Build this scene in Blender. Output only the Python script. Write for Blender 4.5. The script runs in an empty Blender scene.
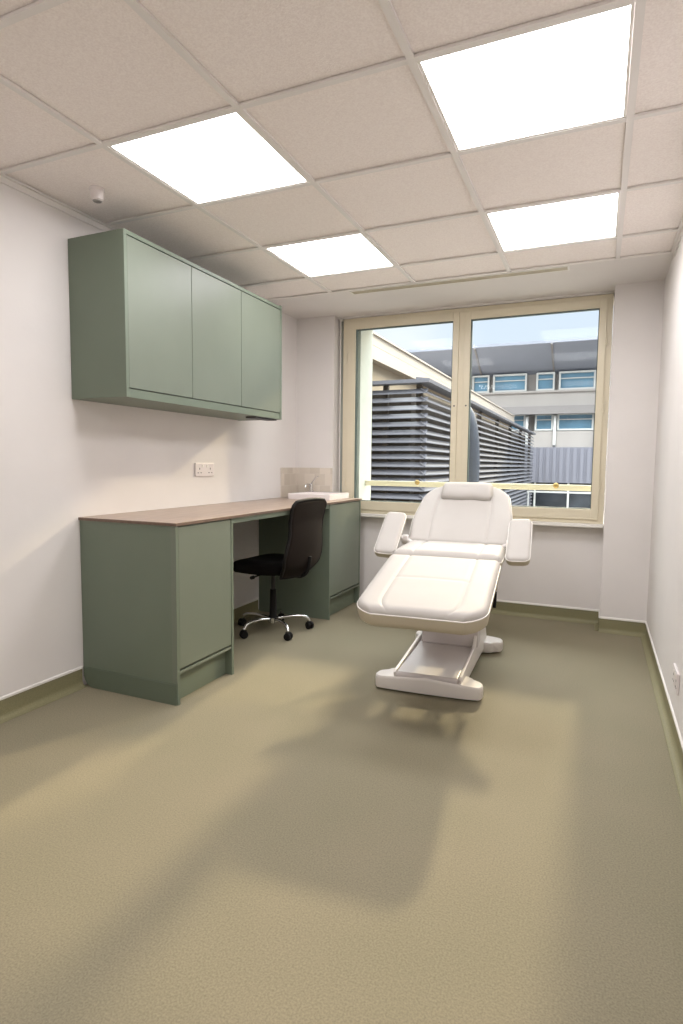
import bpy, bmesh, math, random
from mathutils import Vector, Matrix

random.seed(7)
sc = bpy.context.scene
C = sc.collection
PI = math.pi

# ------------------------------------------------------------------ camera
F_PX = 586.469
yaw, pitch, roll = 0.4121, -0.0823, 0.0102
cam_data = bpy.data.cameras.new('camera')
cam = bpy.data.objects.new('camera', cam_data)
C.objects.link(cam)
sc.camera = cam
cam_data.sensor_fit = 'HORIZONTAL'
cam_data.sensor_width = 36.0
cam_data.lens = F_PX / 683.0 * 36.0
cam_data.clip_start = 0.02
cam_data.clip_end = 500
cyw, syw, cp, sp = math.cos(yaw), math.sin(yaw), math.cos(pitch), math.sin(pitch)
fwd = Vector((-syw * cp, cyw * cp, sp))
rgt = Vector((cyw, syw, 0))
upv = rgt.cross(fwd)
cr, sr = math.cos(roll), math.sin(roll)
r2 = rgt * cr + upv * sr
u2 = upv * cr - rgt * sr
M = Matrix((r2, u2, -fwd)).transposed().to_4x4()
M.translation = Vector((1.8558, -1.8441, 1.1911))
cam.matrix_world = M

# ------------------------------------------------------------------ view, sky, sun
vs = sc.view_settings
vs.view_transform = 'Standard'
vs.look = 'None'
vs.gamma = 1.0
vs.use_curve_mapping = False
vs.exposure = 0.89

world = bpy.data.worlds.new('sky')
sc.world = world
world.use_nodes = True
wn, wl = world.node_tree.nodes, world.node_tree.links
wn.clear()
wo = wn.new('ShaderNodeOutputWorld')
bg = wn.new('ShaderNodeBackground')
tc = wn.new('ShaderNodeTexCoord')
sep = wn.new('ShaderNodeSeparateXYZ')
rmp = wn.new('ShaderNodeValToRGB')
rmp.color_ramp.elements[0].position = 0.0
rmp.color_ramp.elements[0].color = (0.48, 0.51, 0.56, 1)
rmp.color_ramp.elements[1].position = 0.30
rmp.color_ramp.elements[1].color = (0.42, 0.48, 0.57, 1)
_e = rmp.color_ramp.elements.new(0.75)
_e.color = (7.0, 7.1, 7.2, 1)
cl = wn.new('ShaderNodeTexNoise')
cl.inputs['Scale'].default_value = 3.0
cl.inputs['Detail'].default_value = 6.0
clr = wn.new('ShaderNodeMapRange')
clr.inputs['From Min'].default_value = 0.50
clr.inputs['From Max'].default_value = 0.75
mx = wn.new('ShaderNodeMixRGB')
mx.inputs['Color2'].default_value = (0.54, 0.56, 0.58, 1)
wl.new(tc.outputs['Generated'], sep.inputs[0])
wl.new(sep.outputs['Z'], rmp.inputs['Fac'])
wl.new(tc.outputs['Generated'], cl.inputs['Vector'])
wl.new(cl.outputs['Fac'], clr.inputs['Value'])
wl.new(clr.outputs['Result'], mx.inputs['Fac'])
wl.new(rmp.outputs['Color'], mx.inputs['Color1'])
wl.new(mx.outputs['Color'], bg.inputs['Color'])
bg.inputs['Strength'].default_value = 1.0
wl.new(bg.outputs[0], wo.inputs['Surface'])


def sun(name, travel, energy, color, angle):
    d = bpy.data.lights.new(name, 'SUN')
    d.energy = energy
    d.color = color
    d.angle = math.radians(angle)
    o = bpy.data.objects.new(name, d)
    C.objects.link(o)
    o.rotation_euler = Vector(travel).to_track_quat('-Z', 'Y').to_euler()
    return o


# low sun beyond the building opposite, plus a second sun added for left-hand patches
sun('sun', (0.0, -1.0, -0.57), 1.5, (1.0, 0.80, 0.52), 2.6)
sun('sun_second_added', (-0.46, -1.0, -0.52), 1.0, (1.0, 0.78, 0.48), 2.5)

PANEL_L = 7.4          # radiance of the ceiling panels

# ------------------------------------------------------------------ materials
def s2l(c):
    return tuple((v / 255 / 12.92) if v / 255 <= 0.04045 else ((v / 255 + 0.055) / 1.055) ** 2.4 for v in c)


def mat(name, rgb, rough=0.5, metal=0.0, nscale=0, namt=0.0, bump=0.0, bscale=None, spec=0.5, rgb2=None, coords='Object'):
    m = bpy.data.materials.new(name)
    m.use_nodes = True
    n, l = m.node_tree.nodes, m.node_tree.links
    b = n['Principled BSDF']
    col = s2l(rgb) + (1,)
    b.inputs['Base Color'].default_value = col
    b.inputs['Roughness'].default_value = rough
    b.inputs['Metallic'].default_value = metal
    b.inputs['Specular IOR Level'].default_value = spec
    t = n.new('ShaderNodeTexCoord')
    if nscale:
        nz = n.new('ShaderNodeTexNoise')
        nz.inputs['Scale'].default_value = nscale
        nz.inputs['Detail'].default_value = 4
        l.new(t.outputs[coords], nz.inputs['Vector'])
        mr = n.new('ShaderNodeMapRange')
        mr.inputs['From Min'].default_value = 0.3
        mr.inputs['From Max'].default_value = 0.7
        l.new(nz.outputs['Fac'], mr.inputs['Value'])
        mixn = n.new('ShaderNodeMixRGB')
        l.new(mr.outputs['Result'], mixn.inputs['Fac'])
        if rgb2 is None:
            a_ = tuple(min(1, v * (1 - namt)) for v in col[:3]) + (1,)
            b_ = tuple(min(1, v * (1 + namt)) for v in col[:3]) + (1,)
        else:
            a_, b_ = col, s2l(rgb2) + (1,)
        mixn.inputs['Color1'].default_value = a_
        mixn.inputs['Color2'].default_value = b_
        l.new(mixn.outputs['Color'], b.inputs['Base Color'])
    if bump:
        nb = n.new('ShaderNodeTexNoise')
        nb.inputs['Scale'].default_value = bscale or nscale or 200
        nb.inputs['Detail'].default_value = 3
        l.new(t.outputs[coords], nb.inputs['Vector'])
        bp = n.new('ShaderNodeBump')
        bp.inputs['Strength'].default_value = bump
        bp.inputs['Distance'].default_value = 0.002
        l.new(nb.outputs['Fac'], bp.inputs['Height'])
        l.new(bp.outputs['Normal'], b.inputs['Normal'])
    return m


WALL = mat('wall_paint', (226, 221, 218), 0.75, nscale=3, namt=0.02, bump=0.15, bscale=60, spec=0.2)
TILE = mat('ceiling_tile', (250, 240, 236), 0.9, nscale=160, namt=0.07, bump=0.5, bscale=220, spec=0.1)
GRID = mat('grid_metal', (236, 231, 228), 0.5, spec=0.3)
TRIM = mat('white_trim', (236, 232, 226), 0.45)
CREAM = mat('cream_frame_paint', (224, 214, 190), 0.35, nscale=6, namt=0.02)
GASKET = mat('gasket', (70, 84, 80), 0.6)
GREEN = mat('green_laminate', (112, 122, 107), 0.42, nscale=4, namt=0.03, bump=0.05, bscale=300, spec=0.4)
DOORG = mat('green_door_laminate', (117, 124, 111), 0.40, nscale=4, namt=0.03, bump=0.05, bscale=300, spec=0.4)
GAPM = mat('dark_gap', (62, 70, 58), 0.8)
EDGE = mat('worktop_edge', (112, 92, 78), 0.5, nscale=40, namt=0.12)
STEEL = mat('chrome', (215, 215, 215), 0.12, 1.0)
CERAM = mat('white_ceramic', (240, 232, 230), 0.15)
PLAST = mat('white_plastic', (226, 218, 216), 0.35)
DARKP = mat('dark_plastic_and_shade', (52, 50, 52), 0.5)  # also colours the painted shade strip under the wall cabinet
VINYLW = mat('white_leatherette', (186, 181, 176), 0.6, nscale=8, namt=0.015, bump=0.12, bscale=350, spec=0.2)
VINYLS = mat('cream_leatherette_side', (190, 180, 160), 0.5, nscale=8, namt=0.02, bump=0.12, bscale=350, spec=0.4)
METW = mat('white_enamel', (226, 220, 216), 0.32, nscale=5, namt=0.015)
METG = mat('grey_enamel', (205, 197, 196), 0.38, nscale=5, namt=0.015)
BLACKF = mat('black_fabric', (17, 15, 15), 0.9, nscale=300, namt=0.3, bump=0.4, bscale=500, spec=0.15)
BLACKM = mat('black_mesh', (27, 19, 15), 0.85, nscale=400, namt=0.35, bump=0.5, bscale=600, spec=0.2)
BLACKP = mat('black_plastic', (17, 15, 15), 0.6, spec=0.25)
SKIRT = mat('coved_vinyl', (136, 131, 100), 0.5, nscale=180, namt=0.12, spec=0.3)
GSKIRT = mat('cabinet_cove_vinyl', (102, 112, 97), 0.45, nscale=150, namt=0.03, spec=0.3)
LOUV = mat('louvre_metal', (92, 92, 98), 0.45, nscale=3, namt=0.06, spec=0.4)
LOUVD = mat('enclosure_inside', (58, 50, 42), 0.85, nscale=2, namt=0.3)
CLAD = mat('cream_cladding', (168, 158, 147), 0.6, nscale=2, namt=0.02)
RENDER = mat('cream_render', (152, 138, 118), 0.8, nscale=3, namt=0.04)
JAMB = mat('pale_render', (176, 180, 173), 0.8, nscale=14, namt=0.03)
ROOFG = mat('grey_roof_sheet', (128, 132, 144), 0.6, nscale=1, namt=0.05)
CONC = mat('pale_concrete', (158, 152, 148), 0.85, nscale=1.2, namt=0.06)
FASC = mat('grey_fascia', (128, 123, 122), 0.8, nscale=1, namt=0.05)
CORR = mat('corrugated_panel', (118, 118, 128), 0.6, nscale=1, namt=0.04)
DARKG = mat('dark_glazing', (52, 56, 62), 0.15, nscale=1.5, namt=0.5)
BLUEG = mat('blue_glazing', (90, 126, 148), 0.3, nscale=1.2, namt=0.25)
WHITEP = mat('white_post_paint', (186, 186, 184), 0.5)
DUCT = mat('dark_duct', (54, 60, 72), 0.5, nscale=40, namt=0.2)
GRND = mat('asphalt', (128, 124, 118), 0.95, nscale=6, namt=0.15)


def floor_mat():
    m = bpy.data.materials.new('speckled_vinyl')
    m.use_nodes = True
    n, l = m.node_tree.nodes, m.node_tree.links
    b = n['Principled BSDF']
    b.inputs['Roughness'].default_value = 0.78
    b.inputs['Specular IOR Level'].default_value = 0.15
    t = n.new('ShaderNodeTexCoord')
    n1 = n.new('ShaderNodeTexNoise'); n1.inputs['Scale'].default_value = 190; n1.inputs['Detail'].default_value = 5
    n2 = n.new('ShaderNodeTexNoise'); n2.inputs['Scale'].default_value = 2.2; n2.inputs['Detail'].default_value = 3
    v = n.new('ShaderNodeTexVoronoi'); v.inputs['Scale'].default_value = 320
    for q in (n1, n2, v):
        l.new(t.outputs['Object'], q.inputs['Vector'])
    r1 = n.new('ShaderNodeValToRGB')
    r1.color_ramp.elements[0].position = 0.27
    r1.color_ramp.elements[0].color = s2l((126, 119, 100)) + (1,)
    r1.color_ramp.elements[1].position = 0.73
    r1.color_ramp.elements[1].color = s2l((152, 143, 121)) + (1,)
    l.new(n1.outputs['Fac'], r1.inputs['Fac'])
    m2 = n.new('ShaderNodeMixRGB'); m2.blend_type = 'MULTIPLY'; m2.inputs['Fac'].default_value = 1
    r2_ = n.new('ShaderNodeValToRGB')
    r2_.color_ramp.elements[0].position = 0.3
    r2_.color_ramp.elements[0].color = (0.93, 0.95, 0.93, 1)
    r2_.color_ramp.elements[1].position = 0.7
    r2_.color_ramp.elements[1].color = (1, 1, 1, 1)
    l.new(n2.outputs['Fac'], r2_.inputs['Fac'])
    l.new(r1.outputs['Color'], m2.inputs['Color1'])
    l.new(r2_.outputs['Color'], m2.inputs['Color2'])
    m3 = n.new('ShaderNodeMixRGB'); m3.inputs['Color2'].default_value = s2l((108, 106, 84)) + (1,)
    mr = n.new('ShaderNodeMapRange'); mr.inputs['From Min'].default_value = 0.25; mr.inputs['From Max'].default_value = 0.05
    mr.inputs['To Max'].default_value = 0.22
    l.new(v.outputs['Distance'], mr.inputs['Value'])
    l.new(mr.outputs['Result'], m3.inputs['Fac'])
    l.new(m2.outputs['Color'], m3.inputs['Color1'])
    l.new(m3.outputs['Color'], b.inputs['Base Color'])
    bp = n.new('ShaderNodeBump'); bp.inputs['Strength'].default_value = 0.05; bp.inputs['Distance'].default_value = 0.001
    l.new(n1.outputs['Fac'], bp.inputs['Height'])
    l.new(bp.outputs['Normal'], b.inputs['Normal'])
    return m


def wood_mat():
    m = bpy.data.materials.new('worktop_wood_laminate')
    m.use_nodes = True
    n, l = m.node_tree.nodes, m.node_tree.links
    b = n['Principled BSDF']
    b.inputs['Roughness'].default_value = 0.35
    t = n.new('ShaderNodeTexCoord')
    mp = n.new('ShaderNodeMapping'); mp.inputs['Scale'].default_value = (30, 2.0, 30)
    nz = n.new('ShaderNodeTexNoise'); nz.inputs['Scale'].default_value = 2.5; nz.inputs['Detail'].default_value = 6
    r = n.new('ShaderNodeValToRGB')
    r.color_ramp.elements[0].position = 0.3
    r.color_ramp.elements[0].color = s2l((140, 121, 108)) + (1,)
    r.color_ramp.elements[1].position = 0.7
    r.color_ramp.elements[1].color = s2l((170, 151, 138)) + (1,)
    l.new(t.outputs['Object'], mp.inputs['Vector'])
    l.new(mp.outputs['Vector'], nz.inputs['Vector'])
    l.new(nz.outputs['Fac'], r.inputs['Fac'])
    l.new(r.outputs['Color'], b.inputs['Base Color'])
    return m


def tiles_mat():
    m = bpy.data.materials.new('beige_wall_tiles')
    m.use_nodes = True
    n, l = m.node_tree.nodes, m.node_tree.links
    b = n['Principled BSDF']
    b.inputs['Roughness'].default_value = 0.25
    t = n.new('ShaderNodeTexCoord')
    sp_ = n.new('ShaderNodeSeparateXYZ'); l.new(t.outputs['Object'], sp_.inputs[0])
    ad = n.new('ShaderNodeMath'); ad.operation = 'ADD'
    l.new(sp_.outputs['X'], ad.inputs[0]); l.new(sp_.outputs['Y'], ad.inputs[1])
    cb = n.new('ShaderNodeCombineXYZ'); l.new(ad.outputs[0], cb.inputs['X']); l.new(sp_.outputs['Z'], cb.inputs['Y'])
    br = n.new('ShaderNodeTexBrick')
    br.offset = 0.5
    br.inputs['Scale'].default_value = 1.0
    br.inputs['Brick Width'].default_value = 0.10
    br.inputs['Row Height'].default_value = 0.10
    br.inputs['Mortar Size'].default_value = 0.0015
    br.inputs['Color1'].default_value = s2l((220, 210, 197)) + (1,)
    br.inputs['Color2'].default_value = s2l((197, 186, 172)) + (1,)
    br.inputs['Mortar'].default_value = s2l((214, 206, 196)) + (1,)
    l.new(cb.outputs[0], br.inputs['Vector'])
    l.new(br.outputs['Color'], b.inputs['Base Color'])
    return m


def glass_mat(name, refl=1.0, tint=(0.96, 0.985, 0.98)):
    m = bpy.data.materials.new(name)
    m.use_nodes = True
    n, l = m.node_tree.nodes, m.node_tree.links
    n.clear()
    o = n.new('ShaderNodeOutputMaterial')
    mixs = n.new('ShaderNodeMixShader')
    tr = n.new('ShaderNodeBsdfTransparent'); tr.inputs['Color'].default_value = tint + (1,)
    gl = n.new('ShaderNodeBsdfGlossy'); gl.inputs['Roughness'].default_value = 0.0
    fr = n.new('ShaderNodeFresnel'); fr.inputs['IOR'].default_value = 1.16
    l.new(fr.outputs[0], mixs.inputs[0]); l.new(tr.outputs[0], mixs.inputs[1]); l.new(gl.outputs[0], mixs.inputs[2])
    l.new(mixs.outputs[0], o.inputs['Surface'])
    return m


def emit_mat(name, color, strength):
    m = bpy.data.materials.new(name)
    m.use_nodes = True
    n, l = m.node_tree.nodes, m.node_tree.links
    n.clear()
    o = n.new('ShaderNodeOutputMaterial')
    e = n.new('ShaderNodeEmission')
    e.inputs['Color'].default_value = color + (1,)
    e.inputs['Strength'].default_value = strength
    l.new(e.outputs[0], o.inputs['Surface'])
    return m


FLOOR = floor_mat()
WOOD = wood_mat()
SPLASH = tiles_mat()
GLASS = glass_mat('window_glass')
PANEL = emit_mat('lit_diffuser', (1.0, 0.985, 1.0), PANEL_L)


# ------------------------------------------------------------------ mesh helpers
def obj(name, bm, m, parent=None, smooth=None, bevel=0.0, seg=2):
    bmesh.ops.recalc_face_normals(bm, faces=bm.faces)
    me = bpy.data.meshes.new(name)
    bm.to_mesh(me)
    bm.free()
    o = bpy.data.objects.new(name, me)
    C.objects.link(o)
    for mm in (m if isinstance(m, (list, tuple)) else [m]):
        me.materials.append(mm)
    if parent is not None:
        o.parent = parent
    if smooth:
        me.polygons.foreach_set('use_smooth', [True] * len(me.polygons))
        if smooth != 'all':
            md = o.modifiers.new('edge_split', 'EDGE_SPLIT')
            md.split_angle = math.radians(38)
    if bevel:
        b = o.modifiers.new('bevel', 'BEVEL')
        b.width = bevel
        b.segments = seg
        b.limit_method = 'ANGLE'
        b.angle_limit = math.radians(40)
    return o


def box(bm, x0, x1, y0, y1, z0, z1, mi=0, M=None):
    co = [(x, y, z) for x in (x0, x1) for y in (y0, y1) for z in (z0, z1)]
    v = [bm.verts.new(M @ Vector(c) if M else c) for c in co]
    fs = []
    for q in ((0, 1, 3, 2), (4, 6, 7, 5), (0, 4, 5, 1), (2, 3, 7, 6), (0, 2, 6, 4), (1, 5, 7, 3)):
        f = bm.faces.new([v[i] for i in q])
        f.material_index = mi
        fs.append(f)
    return fs


def bx(*a, **k):
    bm = bmesh.new()
    box(bm, *a, **k)
    return bm


def prism(bm, pts, axis, a, b, mi=0):
    """extrude a 2-D outline along an axis ('x','y','z')"""
    def P(p, t):
        return {'x': (t, p[0], p[1]), 'y': (p[0], t, p[1]), 'z': (p[0], p[1], t)}[axis]
    A = [bm.verts.new(P(p, a)) for p in pts]
    B = [bm.verts.new(P(p, b)) for p in pts]
    n = len(pts)
    fs = [bm.faces.new(A), bm.faces.new(B[::-1])]
    for i in range(n):
        fs.append(bm.faces.new((A[i], A[(i + 1) % n], B[(i + 1) % n], B[i])))
    for f in fs:
        f.material_index = mi


def lathe(bm, prof, n=24, M=None, cap=True):
    rings = []
    for r, z in prof:
        rings.append([bm.verts.new((M or Matrix()) @ Vector((r * math.cos(2 * PI * i / n), r * math.sin(2 * PI * i / n), z))) for i in range(n)])
    for a, b in zip(rings, rings[1:]):
        for i in range(n):
            bm.faces.new((a[i], a[(i + 1) % n], b[(i + 1) % n], b[i]))
    if cap:
        bm.faces.new(rings[0][::-1])
        bm.faces.new(rings[-1])


def tube(bm, pts, r, n=10, closed=False, radii=None):
    pts = [Vector(p) for p in pts]
    N = len(pts)
    rings = []
    prev = None
    for i, p in enumerate(pts):
        if closed:
            t = (pts[(i + 1) % N] - pts[i - 1]).normalized()
        else:
            t = (pts[min(i + 1, N - 1)] - pts[max(i - 1, 0)]).normalized()
        if prev is None:
            a = t.cross(Vector((0, 0, 1)))
            if a.length < 1e-3:
                a = t.cross(Vector((1, 0, 0)))
        else:
            a = prev - t * prev.dot(t)
        a.normalize()
        prev = a
        b = t.cross(a)
        rr = radii[i] if radii else r
        rings.append([bm.verts.new(p + a * rr * math.cos(2 * PI * k / n) + b * rr * math.sin(2 * PI * k / n)) for k in range(n)])
    m = N if closed else N - 1
    for i in range(m):
        a, b = rings[i], rings[(i + 1) % N]
        for k in range(n):
            bm.faces.new((a[k], a[(k + 1) % n], b[(k + 1) % n], b[k]))
    if not closed:
        bm.faces.new(rings[0][::-1])
        bm.faces.new(rings[-1])


def smooth_path(pts, k=6):
    """Catmull-Rom through the given points"""
    P = [Vector(p) for p in pts]
    P = [P[0] * 2 - P[1]] + P + [P[-1] * 2 - P[-2]]
    out = []
    for i in range(1, len(P) - 2):
        for j in range(k):
            t = j / k
            a, b, c, d = P[i - 1], P[i], P[i + 1], P[i + 2]
            out.append(0.5 * ((2 * b) + (c - a) * t + (2 * a - 5 * b + 4 * c - d) * t * t + (3 * b - a - 3 * c + d) * t ** 3))
    out.append(P[-2])
    return out


def empty(name, label, cat, loc=(0, 0, 0), rz=0, group=None, kind=None):
    o = bpy.data.objects.new(name, None)
    C.objects.link(o)
    o.location = loc
    o.rotation_euler = (0, 0, rz)
    o.empty_display_size = 0.1
    if kind:
        o['kind'] = kind
    else:
        o['label'] = label
        o['category'] = cat
    if group:
        o['group'] = group
    return o


def tag(o, label, cat, group=None):
    o['label'] = label
    o['category'] = cat
    if group:
        o['group'] = group
    return o


def struct(name, bm, m, **k):
    o = obj(name, bm, m, **k)
    o['kind'] = 'structure'
    return o


def copy_tree(o, parent=None):
    c = o.copy()
    C.objects.link(c)
    if parent is not None:
        c.parent = parent
    for ch in list(o.children):
        copy_tree(ch, c)
    return c


# ------------------------------------------------------------------ room constants
H = 2.4392
XL, XR = -0.61, 2.2054
YB = -3.10                 # wall behind the camera
YPL, YPR = 2.78, 2.72      # pier faces
XPL, XPR = -0.25, 1.905    # pier edges
YU = 2.93                  # wall under the window
YO = 3.22                  # outer face of window wall
CT = 2.16                  # end of the tiled ceiling
TX = 0.635

# ------------------------------------------------------------------ structure
bm = bx(XL - .12, XR + .12, YB - .12, YO, -0.12, 0.0)
struct('floor', bm, FLOOR)
struct('wall_left', bx(XL - .12, XL, YB - .12, YO, 0, 2.62), WALL)
struct('wall_right', bx(XR, XR + .12, YB - .12, YO, 0, 2.62), WALL)
struct('wall_rear', bx(XL, XR, YB - .12, YB, 0, 2.62), WALL)
bm = bmesh.new()
box(bm, XL, XPL, YPL, YO, 0, 2.62)
box(bm, XPR, XR, YPR, YO, 0, 2.62)
box(bm, XPL, XPR, YU, YO, 0, 0.752)
box(bm, XPL, XPR, 2.86, YO, 2.425, 2.62)
struct('wall_back', bm, WALL)

# ceiling : tiles (set 5 mm above the bars), plaster strip by the window
bm = bmesh.new()
gx = [XL] + [k * TX for k in range(0, 4)] + [XR]
gy = [YB] + [-3.0 + .6 * k for k in range(0, 9)] + [CT]
lights = {(1, 5), (3, 5), (1, 7), (3, 7), (1, 1), (3, 1), (1, 3), (3, 3)}
lit_rows = []
for i in range(len(gx) - 1):
    for j in range(len(gy) - 1):
        cx, cy = (gx[i] + gx[i + 1]) / 2, (gy[j] + gy[j + 1]) / 2
        is_light = (i in (1, 3)) and any(abs(cy - t) < .05 for t in (0.3, 1.5, -2.1))
        if is_light:
            lit_rows.append((gx[i], gx[i + 1], gy[j], gy[j + 1]))
            continue
        box(bm, gx[i] + .0005, gx[i + 1] - .0005, gy[j] + .0005, gy[j + 1] - .0005, H + .008, H + .022)
box(bm, XL, XR, YB, YO - .3, H + .10, H + .14)
struct('ceiling', bm, TILE)
bm = bmesh.new()
box(bm, XL, XR, CT + .012, 2.862, H, H + .03)
struct('ceiling_bulkhead', bm, WALL)
bm = bmesh.new()
for x in gx[1:-1]:
    box(bm, x - .013, x + .013, YB, CT, H - .003, H + .006)
for j, y in enumerate(gy[1:-1]):
    for i in range(len(gx) - 1):
        a = gx[i] + (.013 if i else 0)
        b = gx[i + 1] - (.013 if i < len(gx) - 2 else 0)
        box(bm, a, b, y - .012, y + .012, H - .003, H + .006)
box(bm, XL, XR, CT - .010, CT + .012, H - .003, H + .006)
struct('trim_1', bm, GRID)
# perimeter wall angles
bm = bmesh.new()
for x, s in ((XL, 1), (XR, -1)):
    box(bm, min(x, x + s * .022), max(x, x + s * .022), YB, CT, H - .004, H + .004)
    box(bm, min(x, x + s * .008), max(x, x + s * .008), YB, CT, H - .030, H - .004)
struct('trim_2', bm, GRID)

# coved vinyl skirting with a white capping strip
HS = 0.098
def cove(name, x0, y0, x1, y1):
    """wall line from (x0,y0) to (x1,y1); the room lies to the LEFT of the direction"""
    d = Vector((x1 - x0, y1 - y0, 0)); L = d.length; d.normalize()
    nrm = Vector((-d.y, d.x, 0))
    bm = bmesh.new()
    R = 0.028
    prof = [(0.0005, HS), (0.003, HS), (0.003, R + .003)]
    for k in range(1, 7):
        a = PI / 2 * k / 6
        prof.append((0.003 + R - R * math.cos(a), .003 + R - R * math.sin(a)))
    prof += [(0.033, 0.0006), (0.0005, 0.0006)]
    A = [bm.verts.new(Vector((x0, y0, 0)) + nrm * p + Vector((0, 0, z))) for p, z in prof]
    B = [bm.verts.new(Vector((x1, y1, 0)) + nrm * p + Vector((0, 0, z))) for p, z in prof]
    n = len(prof)
    for i in range(n):
        bm.faces.new((A[i], A[(i + 1) % n], B[(i + 1) % n], B[i]))
    bm.faces.new(A); bm.faces.new(B)
    cap = [(0.0005, HS - .001), (0.0075, HS - .001), (0.0075, HS + .009), (0.004, HS + .013), (0.0005, HS + .013)]
    A = [bm.verts.new(Vector((x0, y0, 0)) + nrm * p + Vector((0, 0, z))) for p, z in cap]
    B = [bm.verts.new(Vector((x1, y1, 0)) + nrm * p + Vector((0, 0, z))) for p, z in cap]
    n = len(cap)
    fs = [bm.faces.new((A[i], A[(i + 1) % n], B[(i + 1) % n], B[i])) for i in range(n)]
    fs += [bm.faces.new(A), bm.faces.new(B)]
    for f in fs:
        f.material_index = 1
    struct(name, bm, [SKIRT, TRIM])

cove('baseboard_left', XL, 0.383, XL, YB)
cove('baseboard_left_recess', XL, 2.138, XL, 0.882)
cove('baseboard_right', XR, YB, XR, YPR)
cove('baseboard_pier', XR, YPR, XPR, YPR)
cove('baseboard_pier_return', XPR, YPR, XPR, YU)
cove('baseboard_back', XPR, YU, 0.03, YU)
cove('baseboard_rear', XL, YB, XR, YB)

# ------------------------------------------------------------------ window
WX0, WX1, WZ0, WZ1 = -0.205, 1.900, 0.765, 2.422
WY0, WY1 = 2.862, 2.93
def frame_bm(x0, x1, z0, z1, y0, y1, w, wb=None, wt=None):
    bm = bmesh.new()
    wb = wb or w; wt = wt or w
    box(bm, x0, x0 + w, y0, y1, z0, z1)
    box(bm, x1 - w, x1, y0, y1, z0, z1)
    box(bm, x0 + w, x1 - w, y0, y1, z0, z0 + wb)
    box(bm, x0 + w, x1 - w, y0, y1, z1 - wt, z1)
    return bm
win = empty('window_1', '', '', (0, 0, 0), kind='structure')
bm = frame_bm(WX0, WX1, WZ0, WZ1, WY0 + .012, WY1 + .06, .045, .035, .035)
box(bm, 0.795, 0.841, WY0 + .012, WY1 + .06, WZ0 + .035, WZ1 - .035)
obj('window_frame', bm, CREAM, win, bevel=.002)
PX = [(-0.088, 0.748), (0.888, 1.812)]
PZ = (0.872, 2.328)
SX = [(-0.160, 0.795), (0.841, 1.862)]
for (g0, g1), (s0, s1) in zip(PX, SX):
    bm = bmesh.new()
    box(bm, s0, g0, WY0, WY0 + .055, WZ0 + .03, WZ1 - .03)
    box(bm, g1, s1, WY0, WY0 + .055, WZ0 + .03, WZ1 - .03)
    box(bm, g0, g1, WY0, WY0 + .055, WZ0 + .03, PZ[0])
    box(bm, g0, g1, WY0, WY0 + .055, PZ[1], WZ1 - .03)
    sash = obj('sash', bm, CREAM, win, bevel=.0025)
    obj('gasket', frame_bm(g0 - .001, g1 + .001, PZ[0] - .001, PZ[1] + .001, WY0 + .012, WY0 + .050, .006), GASKET, sash)
    pane = bmesh.new()
    box(pane, g0 + .004, g1 - .004, WY0 + .028, WY0 + .034, PZ[0] + .004, PZ[1] - .004)
    obj('glass_pane', pane, GLASS, sash)
# hinges / lock holes
for x, z in ((0.772, 1.66), (0.866, 1.66)):
    bm = bmesh.new()
    lathe(bm, [(.006, 0), (.006, .004), (.003, .004)], 12, Matrix.Translation((x, WY0 - .0005, z)) @ Matrix.Rotation(PI / 2, 4, 'X'))
    obj('lock_hole', bm, DARKP, win, smooth='yes')
for x, z in ((1.868, 2.10), (1.868, 1.62), (1.868, 1.05), (-0.167, 2.10), (-0.167, 1.05)):
    bm = bmesh.new()
    lathe(bm, [(.006, -.04), (.006, .04)], 10, Matrix.Translation((x, WY0 + .002, z)))
    obj('hinge', bm, CREAM, win, smooth='yes')
bm = bmesh.new()
tube(bm, [(-.222, 2.856, 2.415), (-.222, 2.856, .80)], .004, 8)
box(bm, -.232, -.206, 2.846, 2.870, 2.408, 2.420)
obj('edge_rod', bm, TRIM, win)
# sill board
bm = bmesh.new()
box(bm, XPL + .002, XPR - .002, 2.838, 2.928, .738, .764)
struct('trim_3', bm, TRIM, bevel=.004)
# pale outside jamb left of the glass, outer sill
bm = bmesh.new()
box(bm, -0.30, -0.066, 2.93, 3.22, 0.77, 2.42)
struct('trim_4', bm, JAMB)

# ------------------------------------------------------------------ ceiling lights
def make_light(x0, x1, y0, y1, label):
    cx, cy = (x0 + x1) / 2, (y0 + y1) / 2
    hx, hy = (x1 - x0) / 2 - .0135, (y1 - y0) / 2 - .0125
    t = empty('ceiling_light', label, 'ceiling light', (cx, cy, H), group='square lit panels in the ceiling grid')
    bm = bmesh.new()
    w = .010
    box(bm, -hx, -hx + w, -hy, hy, -.001, .03)
    box(bm, hx - w, hx, -hy, hy, -.001, .03)
    box(bm, -hx + w, hx - w, -hy, -hy + w, -.001, .03)
    box(bm, -hx + w, hx - w, hy - w, hy, -.001, .03)
    obj('light_frame', bm, TRIM, t, bevel=.0015)
    # prismatic diffuser: fine ribs
    bm = bmesh.new()
    n = 60
    top = []
    for i in range(n + 1):
        x = -hx + w + (2 * hx - 2 * w) * i / n
        z = .004 if i % 2 else .0055
        top.append((bm.verts.new((x, -hy + w, z)), bm.verts.new((x, hy - w, z))))
    for a, b in zip(top, top[1:]):
        bm.faces.new((a[0], b[0], b[1], a[1]))
    bk = [bm.verts.new(p) for p in ((-hx + w, -hy + w, .02), (hx - w, -hy + w, .02), (hx - w, hy - w, .02), (-hx + w, hy - w, .02))]
    bm.faces.new(bk)
    obj('diffuser', bm, PANEL, t)
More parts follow.
